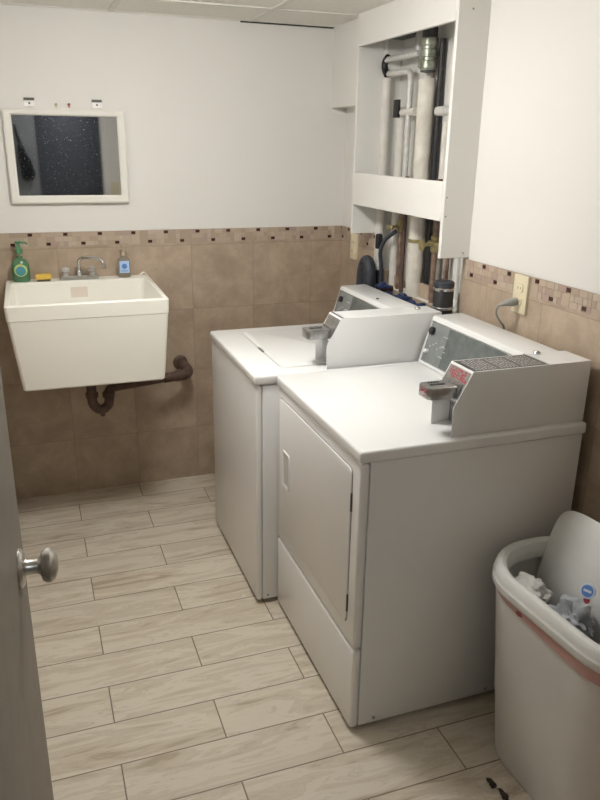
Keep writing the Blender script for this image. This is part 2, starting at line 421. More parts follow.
# ------------------------------------------------------------------ pipes in the recess
def pipe(name, pts, r, mat, label, seg=14, rad=.03, group=None, extra=None):
    group = group or {'vertical_pipe': 'upright pipes in the wall recess', 'copper_pipe': 'thin brown pipes in the wall recess', 'cross_pipe': 'horizontal pipes in the wall recess', 'supply_pipe': 'supply pipes below the rail'}.get(name)
    b = bmesh.new(); tube(b, rounded(pts, rad) if len(pts) > 2 else pts, r, seg)
    return single(name, b, mat, label, 'pipe', group)
ins = thing('insulated_pipe', 'thick white wrapped pipe, widest of the vertical pipes in the wall recess', 'pipe', (.02, -.752, .95))
b = bmesh.new(); zs = [.95+i*.03 for i in range(34)]
tube(b, [(.02+.0015*sin(i*1.7), -.752+.0015*cos(i*2.1), z) for i, z in enumerate(zs) if z < 1.94], .034, 20); obj('wrapping', b, M_INSUL, ins)
b = bmesh.new(); lathe(b, [(.029, 1.935), (.029, 2.127)], (.02, -.752, 0), seg=20); obj('pipe_core', b, newmat('dark_pipe', (.06,.06,.06), .5), ins)
b = bmesh.new()
lathe(b, [(.029, 1.94)]+[q for z in (1.945, 1.985, 2.025) for q in ((.030, z), (.034, z+.003), (.034, z+.027), (.030, z+.03))], (.02, -.752, 0), seg=20)
bx(b, (-.022, -.762, 1.95), (-.010, -.742, 1.99), .002)
obj('clamp_band', b, M_CLAMP, ins)
b = bmesh.new(); lathe(b, [(.0355, 1.285), (.0362, 1.292), (.0355, 1.299)], (.02, -.752, 0), seg=20); obj('stained_ring', b, M_BRASS, ins)

pipe('drain_pipe', [(.0, -.437, 1.06), (.0, -.437, 1.935)], .020, M_PVC, 'white painted pipe nearest the far side board of the enclosure', 16)
pipe('vertical_pipe', [(.03, -.530, 1.03), (.03, -.530, 1.815)], .0175, M_PVC, 'white pipe second from the far side board, ending at a bracket halfway up')
pipe('vertical_pipe', [(.05, -.545, 1.815), (.05, -.545, 1.955)], .009, M_PVC, 'short thin pale pipe rising above the bracket in the upper opening')
pipe('vertical_pipe', [(.02, -.612, 1.43), (.02, -.612, 1.95), (.005, -.44, 1.95)], .0125, M_GALV, 'grey pipe with an elbow turning towards the far side board', rad=.03)
pipe('vertical_pipe', [(.05, -.700, 1.06), (.05, -.700, 2.02)], .020, M_PVC, 'white pipe close against the left of the thick wrapped pipe', 16)
pipe('shade_strip', [(.055, -.792, 1.06), (.055, -.792, 2.05)], .012, M_BLACK, 'black upright strip standing in for the deep shade right of the thick wrapped pipe', 16)  # no real pipe: black upright added as the shadow beside the wrapped pipe
pipe('cross_pipe', [(.0, -.425, 2.005), (.0, -.715, 2.005)], .012, M_GALV, 'upper grey horizontal pipe running into the clamped pipe')
pipe('cross_pipe', [(.022, -.555, 1.795), (.022, -.675, 1.795)], .016, M_PVC, 'short white horizontal pipe just right of the black bracket')
pipe('vertical_pipe', [(.055, -.60, 2.02), (.055, -.60, 2.128)], .016, M_GALV, 'pale pipe stub at the top of the recess')
pipe('cross_pipe', [(.012, -.865, 1.790), (.012, -1.148, 1.790)], .017, M_GALV, 'pale horizontal pipe from the thick wrapped pipe to the near side board')
b = bmesh.new(); bx(b, (.0, -.552, 1.775), (.012, -.508, 1.845), .002); single('pipe_bracket', shift(b, (.0, .0, 0)), M_BLACK, 'small black square bracket on the crossing pipe', 'bracket')
b = bmesh.new(); tube(b, rounded([(.0, -.425, 2.015), (.0, -.398+.004, 2.0), (.0, -.398+.002, 1.97), (.0, -.425, 1.945)], .02), .014, 12)
shift(b, (0, -.012, 0)); single('pipe_bend', b, M_BLACK, 'black curved bend joining the two grey cross pipes', 'pipe')
b = bmesh.new(); bx(b, (.01, -.60, 2.085), (.072, -.42, 2.127), .004); single('pipe_flashing', b, M_BLACK, 'dark plate at the ceiling end of the recess', 'plate')
# lower copper and supply pipes
pipe('copper_pipe', [(.03, -.585, 1.03), (.03, -.585, 1.545)], .010, M_COPPER, 'brown copper pipe with the drooping hose joined to it', group=None)
pipe('copper_pipe', [(.01, -.655, 1.00), (.01, -.655, 1.545)], .009, M_IRON, 'thin dark pipe just left of the thick wrapped pipe below the rail')
pipe('copper_pipe', [(.02, -.905, .98), (.02, -.905, 1.545)], .011, M_COPPER, 'brown pipe right of the thick wrapped pipe with a brass valve')
pipe('copper_pipe', [(.0, -1.035, .98), (.0, -1.035, 1.545)], .010, M_COPPER, 'brown pipe passing behind the black coupling')
pipe('supply_pipe', [(.055, -.865, 1.06), (.055, -.865, 1.75)], .016, M_PVC, 'white pipe just left of the brass valve pipe')
pipe('supply_pipe', [(.05, -.955, 1.06), (.05, -.955, 1.75)], .014, M_PVC, 'white pipe just right of the brass valve pipe')
pipe('supply_pipe', [(.04, -1.085, 1.06), (.04, -1.085, 1.545)], .009, M_GALV, 'thin grey pipe at the near end of the recess')
t = thing('gate_valve', 'brass valve on the brown pipe right of the thick wrapped pipe', 'valve', (.02, -.905, 1.28))
b = bmesh.new(); lathe(b, [(.013, 1.262), (.019, 1.268), (.019, 1.285), (.014, 1.29), (.014, 1.31), (.019, 1.315), (.019, 1.328), (.013, 1.332)], (.02, -.905, 0), seg=8)
tube(b, [(.02, -.86, 1.295), (.02, -.95, 1.295)], .0125, 8); obj('valve_body', b, M_BRASS, t)
b = bmesh.new(); tube(b, [(.02, -.905, 1.295), (-.035, -.905, 1.295)], .006, 8); lathe(b, [(.022, 0), (.022, .008)], (-.035, -.905, 1.295), (-1, 0, 0), 12); obj('hand_wheel', b, M_BRASS, t)
t = thing('shutoff_valve', 'old brass valve cluster just below the lower rail of the enclosure', 'valve', (.02, -.585, 1.33))
b = bmesh.new(); lathe(b, [(.012, 1.31), (.018, 1.32), (.018, 1.35), (.012, 1.36)], (.03, -.585, 0), seg=8)
tube(b, [(.03, -.560, 1.335), (.03, -.597, 1.338)], .011, 8); obj('valve_body', b, M_BRASS, t)
b = bmesh.new(); tube(b, [(.03, -.585, 1.335), (-.02, -.585, 1.33)], .007, 8); bx(b, (-.028, -.61, 1.32), (-.018, -.56, 1.34), .003); obj('hand_wheel', b, M_BRASS, t)
b = bmesh.new(); tube(b, smoothpath([(.0, -.60, 1.315), (-.03, -.56, 1.275), (-.04, -.538, 1.22), (-.03, -.532, 1.15), (-.03, -.535, 1.02)]), .009, 10)
single('supply_hose', b, M_HOSE, 'grey hose slanting down from the brass valve cluster', 'hose')
t = thing('vent_valve', 'black fitting with a pale tube below it beside the big grey hose', 'valve', (-.02, -.475, 1.13))
b = bmesh.new(); lathe(b, [(.013, 1.225), (.016, 1.23), (.016, 1.285), (.010, 1.29)], (-.02, -.475, 0), seg=12); obj('cap', b, M_BLACK, t)
b = bmesh.new(); lathe(b, [(.010, 1.13), (.013, 1.15), (.013, 1.19), (.008, 1.226)], (-.02, -.475, 0), seg=12); obj('tube', b, M_GALV, t)
b = bmesh.new(); lathe(b, [(.012, .93), (.015, .95), (.015, 1.13)], (-.02, -.475, 0), seg=12); obj('lower_body', b, M_BLACK, t)
b = bmesh.new(); tube(b, smoothpath([(-.068, -.425, .90), (-.07, -.423, 1.05), (-.07, -.432, 1.13), (-.068, -.462, 1.168), (-.066, -.490, 1.13), (-.066, -.497, 1.05), (-.066, -.50, .93)], 7), .028, 14)
single('drain_hose', b, M_HOSE, 'thick dark grey drain hose arching up behind the washer', 'hose')
# blue valves and couplings low behind the washer console
for i, (y, z, ln) in enumerate(((-.592, 1.065, .05), (-.645, 1.03, .03), (-.775, 1.05, .06), (-.86, 1.035, .03), (-.945, 1.042, .05))):
    t = thing('hose_valve', ['blue handled valve next to the big grey hose', 'dark blue valve second behind the washer console', 'bright blue valve at the foot of the thick wrapped pipe',
              'blue valve at the foot of the brass valve pipe', 'blue valve next to the black coupling'][i], 'valve', (-.05, y, z), 'blue valves behind the washer')
    b = bmesh.new(); tube(b, [(.0, y, z), (-.06, y, z)], .013, 10); tube(b, [(-.045, y, z), (-.05, y, z-.07)], .011, 10); obj('valve_body', b, M_IRON, t)
    b = bmesh.new(); lathe(b, [(.010, 0), (.020, .004), (.021, .012), (.016, .018), (.006, .02)], (-.045, y, z+.010), ((i % 3-1)*.5, .3*(-1)**i, 1), 10)
    bx(b, (-.075, y-.012-ln*.3, z+.006), (-.02, y+.012+ln*.3, z+.019), .004); obj('hand_wheel', b, M_BLUE, t)
pipe('manifold_pipe', [(.005-.02, -.50, .985), (.005-.02, -1.03, .975)], .014, M_IRON, 'dark horizontal pipe low behind the washer linking the valves')
t = thing('pipe_coupling', 'black capped drain coupling with a steel band beside the tiled wall', 'pipe', (-.068, -1.115, .93))
b = bmesh.new(); lathe(b, [(.038, .93), (.038, 1.165), (.036, 1.168)], (-.055, -1.122, 0), seg=24); obj('coupling_body', b, M_BLACK, t)
for z in (1.085, 1.156):
    b = bmesh.new(); lathe(b, [(.0385, z), (.0400, z+.002), (.0400, z+.009), (.0385, z+.011)], (-.055, -1.122, 0), seg=24); obj('clamp_band', b, M_CHROME, t)
b = bmesh.new(); lathe(b, [(.032, 1.168), (.0385, 1.170), (.0385, 1.186), (.034, 1.191)], (-.055, -1.122, 0), seg=24); obj('cap', b, M_HOSE, t)

# ------------------------------------------------------------------ laundry machines
def coin_box(parent, x0, xr, yn, yf, ztop, zb=.916, redtop=True):
    """coin meter housing, open recess in front, parts hung under the machine's coin_box part"""
    xb = x0+.052; t = .003
    prof = [(x0, zb), (x0-.002, zb+.083), (xb, ztop), (xr, ztop), (xr, zb)]
    b = bmesh.new()
    prism(b, prof, yn, yn+t, .0008); prism(b, prof, yf-t, yf, .0008)
    bx(b, (x0+.07, yn+t, zb), (xr-.001, yf-t, ztop-.0025)); bx(b, (xb+.002, yn+t-.001, ztop-.004), (xr, yf-t+.001, ztop), .0012, 1)
    # slanted brow holding the slide
    prism(b, [(x0+.012, zb+.098), (xb-.0005, ztop), (xb+.012, ztop), (x0+.03, zb+.090)], yn+t, yf-t)
    c = obj('coin_box', b, M_ENAMEL, parent)
    ym = (yn+yf)/2
    b = bmesh.new(); bx(b, (x0+.056, yn+t, zb+.004), (x0+.070, yf-t, zb+.085), .001, 1)
    bx(b, (x0+.02, yn+.012, zb+.088), (x0+.075, yf-.012, zb+.094))
    obj('vault_door', b, M_STEEL, c)
    b = bmesh.new(); lathe(b, [(.012, 0), (.012, .008), (.009, .012)], (x0+.056, yn+.03, zb+.045), (-1, 0, 0), 16); obj('vault_lock', b, M_CHROME, c)
    b = bmesh.new(); lathe(b, [(.0055, 0), (.0055, .001)], (x0+.044, yn+.03, zb+.045), (-1, 0, 0), 10); obj('keyhole', b, M_BLACK, c)
    # coin slide: wide flat tongue sticking out of the brow
    zs = zb+.126; b = bmesh.new()
    pl = [(x0-.064, yn+.040), (x0-.054, yn+.026), (x0+.06, yn+.022), (x0+.06, yf-.022), (x0-.058, yf-.024), (x0-.064, yf-.032)]
    prism(b, pl, zs-.024, zs+.010, .003, axis='z')
    bx(b, (x0+.018, yn+.018, zs-.018), (x0+.052, yf-.02, zs+.018), .003)
    sl = Vector((xb-.0005-(x0+.012), 0, ztop-(zb+.098))).normalized(); nn = Vector((-sl.z, 0, sl.x)); Ls = (Vector((xb-.0005-(x0+.012), 0, ztop-(zb+.098)))).length
    rotbox(b, Vector((x0+.012, ym, zb+.098))+sl*Ls*.5+nn*.0003, (Ls*.86, yf-yn-.010, .0012), Matrix((sl, Vector((0,1,0)), nn)).transposed())
    obj('coin_slide', b, M_STEEL, c)
    b = bmesh.new(); bx(b, (x0-.045, ym-.004, zs+.0098), (x0+.0, ym+.004, zs+.0112)); 
    for k in range(4): bx(b, (x0-.04+.009*k, yf-.040, zs+.0098), (x0-.036+.009*k, yf-.034, zs+.011))
    obj('coin_slot', b, M_BLACK, c)
    if redtop:
        b = bmesh.new(); random.seed(3)
        for k in range(11):        # red marks on the tip of the slide and on the brow
            yy = yn+.036+random.random()*.042; xx = x0-.0650
            z_ = zs-.018+random.random()*.020; bx(b, (xx, yy, z_), (xx+.0012, yy+.005+.005*random.random(), z_+.003))
        sl = Vector((xb-.0005-(x0+.012), 0, ztop-(zb+.098))).normalized(); nn = Vector((-sl.z, 0, sl.x))
        for k in range(32):
            if random.random() < .25: continue
            u = .056+.0075*(k % 4)+random.random()*.002; yy = yn+.014+.0115*(k//4)
            c0 = Vector((x0+.012, yy, zb+.098))+sl*u+nn*.0006
            rotbox(b, c0+nn*.0006, (.003+.004*random.random(), .005+.005*random.random(), .0008), Matrix((sl, Vector((0,1,0)), nn)).transposed())
        obj('red_marking', b, M_RED, c)
    return c
def feet(parent, xs, ys, z=.022):
    for x in xs:
        for y in ys:
            b = bmesh.new(); lathe(b, [(.02, 0), (.02, .008), (.009, .010), (.009, z)], (x, y, 0), seg=12); obj('foot', b, M_BLACK, parent)

# dryer --------------------------------------------------
YN, YD = -1.924, -1.219; XD = -.738
dr = thing('dryer', 'white coin-operated dryer with a front door, nearest the bin', 'dryer', (-.38, -1.57, 0))
obj('cabinet', B((-.710, YN+.004, .018), (-.032, YD-.003, .880), .003, 2), M_ENAMEL, dr)
b = bmesh.new(); bx(b, (XD, YN+.003, .295), (-.7105, YD-.002, .877), .011, 4); fp = obj('front_panel', b, M_ENAMEL2, dr)
b = bmesh.new(); bx(b, (XD, YN+.003, .014), (-.7105, YD-.002, .290), .010, 4); obj('kick_panel', b, M_ENAMEL2, dr)
b = bmesh.new(); bx(b, (XD-.006, YN-.001, .880), (-.024, YD, .915), .008, 4)
obj('top_panel', b, M_ENAMEL, dr)
# door: outline recess, raised leaf
def yz_loft(pts_list): pass
def doorleaf(y0, y1, z0, z1, x0, x1, r, bev, cut=.03):
    b = bmesh.new(); L = []
    def loop(x, inset): return [(x, p[0], p[1]) for p in rrect(y0+inset, y1-inset, z0+inset, z1-inset, 0, max(r-inset, .004))]
    L = [loop(x1, 0), loop(x0+bev, 0), loop(x0+bev*.3, bev*.3), loop(x0, bev)]
    return loft(b, L)
obj('door_gap', doorleaf(-1.8705, -1.2445, .3535, .8465, XD-.0006, XD+.004, .022, .0003), M_SEAM, fp)
do = obj('door', doorleaf(-1.868, -1.247, .356, .844, XD-.0045, XD-.001, .020, .002), M_ENAMEL2, dr)
b = bmesh.new(); hx = XD-.0047; loft(b, [[(hx+.001, p[0], p[1]) for p in rrect(-1.366, -1.292, .535, .672, 0, .012)],
      [(hx-.004, p[0], p[1]) for p in rrect(-1.364, -1.294, .537, .670, 0, .011)],
      [(hx-.004, p[0], p[1]) for p in rrect(-1.357, -1.301, .544, .663, 0, .008)],
      [(hx-.001, p[0], p[1]) for p in rrect(-1.353, -1.305, .549, .658, 0, .006)]], True, False)
obj('handle', b, M_ENAMEL, do)
obj('handle_recess', B((hx-.0012, -1.352, .550), (hx-.0005, -1.306, .657)), newmat('recess_grey', (.50, .50, .49), .4), do)
for z in (.745, .425):
    b = bmesh.new(); bx(b, (XD-.005, -1.8725, z-.028), (XD+.001, -1.8680, z+.028), .001, 1); obj('hinge', b, M_LABEL, dr)
# console: sloped panel in a white housing
def console(parent, xf, xt, xr, y0, y1, zt, knobs, split, zb=.915):
    b = bmesh.new(); prism(b, [(xf, zb), (xf-.002, zb+.006), (xt, zt-.004), (xt+.006, zt), (xr, zt+.002), (xr, zb)], y0, y1, .0025)
    c = obj('console', b, M_ENAMEL, parent)
    d = Vector((xt-xf, 0, zt-zb)).normalized(); n = Vector((-d.z, 0, d.x)); R_ = Matrix((d, Vector((0, 1, 0)), n)).transposed(); L = (Vector((xt-xf, 0, zt-zb))).length
    mid = Vector(((xf+xt)/2, 0, (zb+zt)/2))
    def slab(ya, yb, ua, ub, h, mat, name, bev=.0005):
        b = bmesh.new(); rotbox(b, Vector((xf, (ya+yb)/2, zb))+d*(ua+ub)/2+n*h/2, (ub-ua, yb-ya, h), R_, bev); return obj(name, b, mat, c)
    slab(y0+.002, y1-.014, .014, L-.016, .004, M_CHROME, 'panel_trim')
    slab(split, y1-.018, .018, L-.020, .0048, M_PANEL2, 'control_panel')
    slab(y0+.002, split-.001, .018, L-.020, .0048, M_PANEL, 'control_panel')
    for (y, u, r, m, nm) in knobs:
        b = bmesh.new(); lathe(b, [(r, 0), (r*.95, .012), (r*.7, .014)], Vector((xf, y, zb))+d*u*L+n*.0048, n, 16); obj(nm, b, m, c)
    b = bmesh.new(); random.seed(9)
    for k in range(7):
        yy = y1-.05-.016*k; u = (.42 + .05*(k % 3))*L
        rotbox(b, Vector((xf, yy, zb))+d*u+n*.0051, (.0022, .010, .0006), R_)
    for k in range(3):
        rotbox(b, Vector((xf, y1-.13, zb))+d*(.3+.2*k)*L+n*.0051, (.0018, .03, .0006), R_)
    obj('printed_marks', b, M_PRINT, c)
    return c
console(dr, -.197, -.150, -.028, -1.790, YD-.002, 1.088, [(-1.262, .72, .014, M_BLACK, 'timer_knob'), (-1.262, .30, .008, M_ENAMEL, 'start_button')], -1.36)
cb = coin_box(dr, -.465, -.026, -1.905, -1.790, 1.097)
b = bmesh.new(); bx(b, (-.405, -1.900, 1.0968), (-.175, -1.797, 1.0978)); lab = obj('instruction_label', b, M_LABEL, cb)
b = bmesh.new(); random.seed(12)
for k in range(22):
    x = -.395+.0098*k
    if k in (7, 14): continue
    y = -1.893; 
    while y < -1.81:
        l = .006+random.random()*.016; bx(b, (x, y, 1.0977), (x+.0022, min(y+l, -1.803), 1.0982)); y += l+.005
obj('label_lettering', b, M_PRINT, cb)
b = bmesh.new(); bx(b, (-.176, -1.902, 1.0965), (-.170, -1.79, 1.0990), .0005, 1); obj('top_seam', b, M_STEEL, cb)
b = bmesh.new(); lathe(b, [(.011, 0), (.011, .004), (.008, .008), (.003, .009)], (-.135, -1.80, 1.097), (0, 0, 1), 16); obj('top_lock', b, M_CHROME, cb)
b = bmesh.new(); bx(b, (-.405, -1.905, .921), (-.395, -1.904, .922)); b.free()
feet(dr, (-.66, -.10), (-1.86, -1.28))
for x in (-.66, -.27):
    b = bmesh.new(); lathe(b, [(.005, 0), (.005, .002), (.002, .003)], (x, YN+.0042, .035), (0, -1, 0), 10); obj('side_screw', b, M_STEEL, dr)

# washer -------------------------------------------------
XW = -.816; WN, WF = -1.212, -.535
wa = thing('washer', 'white top-loading coin-operated washer between the dryer and the sink wall', 'washer', (-.46, -.87, 0))
obj('cabinet', B((-.790, WN+.004, .018), (-.108, WF-.004, .876), .003, 2), M_ENAMEL, wa)
obj('front_panel', B((XW+.003, WN+.004, .016), (-.7905, WF-.004, .876), .010, 4), M_ENAMEL2, wa)
b = bmesh.new(); bx(b, (XW-.003, WN, .879), (-.104, WF, .915), .010, 4); obj('top_panel', b, M_ENAMEL, wa)
b = bmesh.new(); loft(b, [rrect(-.700, -.300, -1.145, -.600, .9145, .03), rrect(-.700, -.300, -1.145, -.600, .9150, .03), rrect(-.698, -.302, -1.143, -.602, .9185, .03), rrect(-.693, -.305, -1.138, -.607, .9200, .03)])
lid = obj('lid', b, M_ENAMEL, wa)
b = bmesh.new(); loft(b, [rrect(-.7035, -.297, -1.1485, -.597, .9140, .032), rrect(-.7035, -.297, -1.1485, -.597, .9153, .032)]); obj('lid_gap', b, newmat('lid_gap_grey', (.45, .45, .45), .5), wa)
obj('lid_notch', B((-.706, -.93, .9150), (-.692, -.86, .9190), .002), M_STEEL, lid)
console(wa, -.272, -.226, -.108, -1.092, WF-.006, 1.078, [(-.60, .70, .013, M_BLACK, 'timer_knob'), (-.60, .3, .008, M_ENAMEL, 'start_button')], -.70)
cw = coin_box(wa, -.553, -.106, -1.206, -1.092, 1.094, redtop=False)
b = bmesh.new(); lathe(b, [(.011, 0), (.011, .004), (.008, .008), (.003, .009)], (-.17, -1.14, 1.094), (0, 0, 1), 16); obj('top_lock', b, M_CHROME, cw)
b = bmesh.new(); lathe(b, [(.006, 0), (.005, .003)], (-.20, -.86, 1.0805), (0, 0, 1), 12); obj('console_plug', b, M_BLACK, wa)
feet(wa, (-.74, -.16), (-1.16, -.60))
b = bmesh.new(); lathe(b, [(.005, 0), (.005, .002)], (-.77, WN+.0042, .035), (0, -1, 0), 10); obj('side_screw', b, M_STEEL, wa)

# ------------------------------------------------------------------ utility sink
sx0, sx1, sy0, sy1 = -1.612, -.992, -.590, -.002; ZR = 1.073
sk = thing('utility_sink', 'cream plastic wall-mounted laundry tub with a chrome faucet', 'sink', ((sx0+sx1)/2, -.3, .725))
b = bmesh.new()
bo = dict(x0=-1.578, x1=-1.018, y0=-.565, y1=-.012)
L = [rrect(-1.572, -1.022, -.562, -.014, .726, .016), rrect(-1.577, -1.017, -.567, -.010, .732, .016), rrect(-1.6065, -.9955, -.590, -.006, 1.012, .014),
     rrect(-1.609, -.994, -.592, -.004, 1.014, .014), rrect(-1.612, -.992, -.594, -.002, ZR-.004, .014), rrect(-1.609, -.995, -.591, -.004, ZR, .012),
     rrect(-1.592, -1.012, -.574, -.088, ZR, .02), rrect(-1.588, -1.016, -.570, -.094, ZR-.006, .02), rrect(-1.560, -1.045, -.545, -.110, .80, .03), rrect(-1.545, -1.06, -.53, -.125, .785, .03)]
loft(b, L); obj('basin', b, M_TUB, sk)
b = bmesh.new(); tube(b, smoothpath([(-1.03, -.02, ZR), (-1.012, -.02, ZR+.012), (-1.002, -.03, ZR+.010), (-.999, -.12, ZR+.004), (-.999, -.5, ZR)]), .004, 8); obj('rim_edge', b, M_TUB, sk)
b = bmesh.new(); loft(b, [rrect(-1.345, -1.272, 0, .046, 0, .004), rrect(-1.345, -1.272, 0, .046, .0008, .004)])
b.transform(Matrix.Translation((0, -.0975, 1.0)) @ Matrix.Rotation(radians(90), 4, 'X')); obj('basin_label', b, newmat('pink_beige_label', (.78, .68, .60), .5), sk)
b = bmesh.new(); lathe(b, [(.03, .7855), (.03, .7875), (.02, .7865)], (-1.28, -.31, 0), seg=20); obj('drain_strainer', b, M_CHROME, sk)
# faucet, sub-parts under it
b = bmesh.new(); loft(b, [rrect(-1.385, -1.215, -.078, -.030, ZR, .012), rrect(-1.385, -1.215, -.078, -.030, ZR+.012, .012), rrect(-1.378, -1.222, -.072, -.036, ZR+.020, .010)])
lathe(b, [(.016, ZR+.018), (.013, ZR+.035), (.011, ZR+.04)], (-1.30, -.054, 0), seg=16)
fa = obj('faucet', b, M_CHROME, sk)
b = bmesh.new(); tube(b, smoothpath([(-1.30, -.054, ZR+.03), (-1.30, -.054, ZR+.06), (-1.297, -.058, ZR+.083), (-1.28, -.075, ZR+.098), (-1.25, -.110, ZR+.103), (-1.218, -.145, ZR+.102), (-1.204, -.158, ZR+.09), (-1.200, -.162, ZR+.072)]), .0075, 12)
lathe(b, [(.0095, 0), (.0095, .018)], (-1.200, -.162, ZR+.060), seg=12); obj('spout', b, M_CHROME, fa)
for x in (-1.358, -1.242):
    b = bmesh.new(); lathe(b, [(.013, ZR+.018), (.010, ZR+.030), (.018, ZR+.036), (.019, ZR+.050), (.012, ZR+.055), (.003, ZR+.057)], (x, -.054, 0), seg=8); obj('tap_handle', b, newmat('clear_handle', (.72, .70, .67), .1, 0, Transmission_Weight=.4), fa)

# drain pipework below
t = thing('drain_trap', 'rusty brown trap and drain pipe running from below the sink to the back wall', 'drain pipe', (-1.26, -.3, .50))
b = bmesh.new(); tube(b, smoothpath([(-1.303, -.30, .724), (-1.303, -.30, .62), (-1.303, -.30, .575), (-1.293, -.30, .545), (-1.266, -.30, .528), (-1.238, -.30, .545), (-1.229, -.29, .570), (-1.229, -.27, .600)]), .0215, 16); obj('trap', b, M_IRON, t)
for (x, z) in ((-1.303, .60), (-1.229, .588)):
    b = bmesh.new(); lathe(b, [(.024, z-.012), (.0275, z-.01), (.0275, z+.01), (.024, z+.012)], (x, -.30 if x < -1.3 else -.277, 0), seg=10); obj('slip_nut', b, M_IRON, t)
b = bmesh.new(); lathe(b, [(.009, .497), (.011, .510)], (-1.262, -.30, 0), seg=8); obj('clean_out_plug', b, M_IRON, t)
b = bmesh.new(); tube(b, [(-1.229, -.272, .598), (-1.220, -.26, .610), (-1.19, -.25, .612), (-.93, -.157, .606)], .0195, 14); obj('pipe', b, M_IRON, t)
b = bmesh.new(); tube(b, smoothpath([(-.96, -.167, .6065), (-.90, -.147, .605), (-.853, -.128, .605), (-.832, -.10, .610), (-.838, -.06, .622), (-.85, -.002, .630)]), [.023]*6+[.026]*25, 16); obj('elbow', b, M_IRON, t)
b = bmesh.new(); lathe(b, [(.036, 0), (.036, .008), (.028, .014)], (-.85, -.0005, .630), (0, -1, 0), 20); obj('wall_flange', b, M_IRON, t)
b = bmesh.new(); lathe(b, [(.008, .66), (.008, .724)], (-1.262, -.34, 0), seg=10); obj('tailpiece', b, M_CHROME, t)

# things on the sink
t = thing('soap_bottle', 'green dish soap pump bottle with teal label on the sink corner', 'bottle', (-1.545, -.055, ZR))
b = bmesh.new(); lathe(b, [(.033, 0), (.037, .006), (.038, .05), (.036, .075), (.026, .094), (.012, .102), (.012, .112)], (-1.545, -.055, ZR+.0005), seg=24, sx=1, sy=.6); bo_ = obj('bottle_body', b, M_GREEN, t)
b = bmesh.new(); lathe(b, [(.027, 0), (.027, .0012)], (-1.545, -.0795, ZR+.053), (0, -1, 0), 24); obj('label_ring', b, M_LIME, bo_)
b = bmesh.new(); lathe(b, [(.021, 0), (.021, .0008)], (-1.545, -.0807, ZR+.050), (0, -1, 0), 24); obj('label', b, M_TEAL, bo_)
b = bmesh.new(); bx(b, (-1.558, -.0822, ZR+.060), (-1.533, -.0814, ZR+.064)); bx(b, (-1.556, -.0822, ZR+.050), (-1.536, -.0814, ZR+.053)); obj('label_print', b, M_LBLUE, bo_)
b = bmesh.new(); lathe(b, [(.004, .112), (.004, .125)], (-1.545, -.055, ZR), seg=10); obj('pump_stem', b, M_CLEAR, t)
b = bmesh.new(); lathe(b, [(.015, .122), (.015, .142), (.009, .148), (.007, .165), (.013, .168), (.013, .176)], (-1.545, -.055, ZR), seg=16); tube(b, [(-1.545, -.055, ZR+.170), (-1.513, -.068, ZR+.170), (-1.508, -.070, ZR+.162)], .004, 8); obj('pump', b, M_GREENP, t)
t = thing('soap_bottle', 'clear hand soap pump bottle with pale blue label right of the faucet', 'bottle', (-1.10, -.05, ZR))
b = bmesh.new(); lathe(b, [(.026, 0), (.029, .005), (.029, .065), (.025, .082), (.010, .094), (.010, .104)], (-1.10, -.05, ZR+.0005), seg=24, sx=1, sy=.62); bo_ = obj('bottle_body', b, M_CLEAR, t)
b = bmesh.new(); bx(b, (-1.122, -.0698, ZR+.022), (-1.078, -.0682, ZR+.076), .0006, 1); obj('label', b, M_SKYL, bo_)
b = bmesh.new(); lathe(b, [(.012, 0), (.012, .0006)], (-1.10, -.0699, ZR+.052), (0, -1, 0), 16); bx(b, (-1.114, -.0706, ZR+.030), (-1.086, -.0699, ZR+.033)); obj('label_print', b, M_LBLUE, bo_)
b = bmesh.new(); lathe(b, [(.012, .100), (.012, .116), (.006, .12), (.005, .140), (.010, .142), (.010, .149)], (-1.10, -.05, ZR), seg=14); tube(b, [(-1.10, -.05, ZR+.145), (-1.075, -.06, ZR+.145), (-1.070, -.062, ZR+.138)], .0035, 8); obj('pump', b, newmat('beige_pump', (.42, .34, .25), .4), t)
t = thing('sponge', 'small yellow sponge on the sink ledge between soap and faucet', 'sponge', (-1.452, -.055, ZR))
b = bmesh.new(); bx(b, (-1.487, -.085, ZR+.009), (-1.420, -.035, ZR+.030), .006, 3); obj('foam', b, M_SPONGE, t)
b = bmesh.new(); bx(b, (-1.481, -.082, ZR+.001), (-1.426, -.038, ZR+.011), .003, 2); obj('scour_pad', b, M_SPONGEB, t)

# ------------------------------------------------------------------ mirror and clips
t = thing('wall_mirror', 'white framed mirror hanging above the sink', 'mirror', (-1.302, -.005, 1.40))
b = bmesh.new()
mx0, mx1, mz0, mz1 = -1.552, -1.053, 1.402, 1.788
def yloop(x0, x1, z0, z1, y, r): return [(p[0], y, p[1]) for p in rrect(x0, x1, z0, z1, 0, r, 3)]
loft(b, [yloop(mx0, mx1, mz0, mz1, .005, .004), yloop(mx0, mx1, mz0, mz1, -.016, .004), yloop(mx0+.006, mx1-.006, mz0+.006, mz1-.006, -.021, .004),
         yloop(mx0+.027, mx1-.027, mz0+.027, mz1-.021, -.020, .003), yloop(mx0+.034, mx1-.034, mz0+.034, mz1-.026, -.012, .002), yloop(mx0+.034, mx1-.034, mz0+.034, mz1-.026, .003, .002)], True, True)
obj('frame', b, M_FRAME, t)
obj('mirror_pane', B((mx0+.033, -.0105, mz0+.033), (mx1-.033, -.0045, mz1-.025)), M_MIRROR, t)
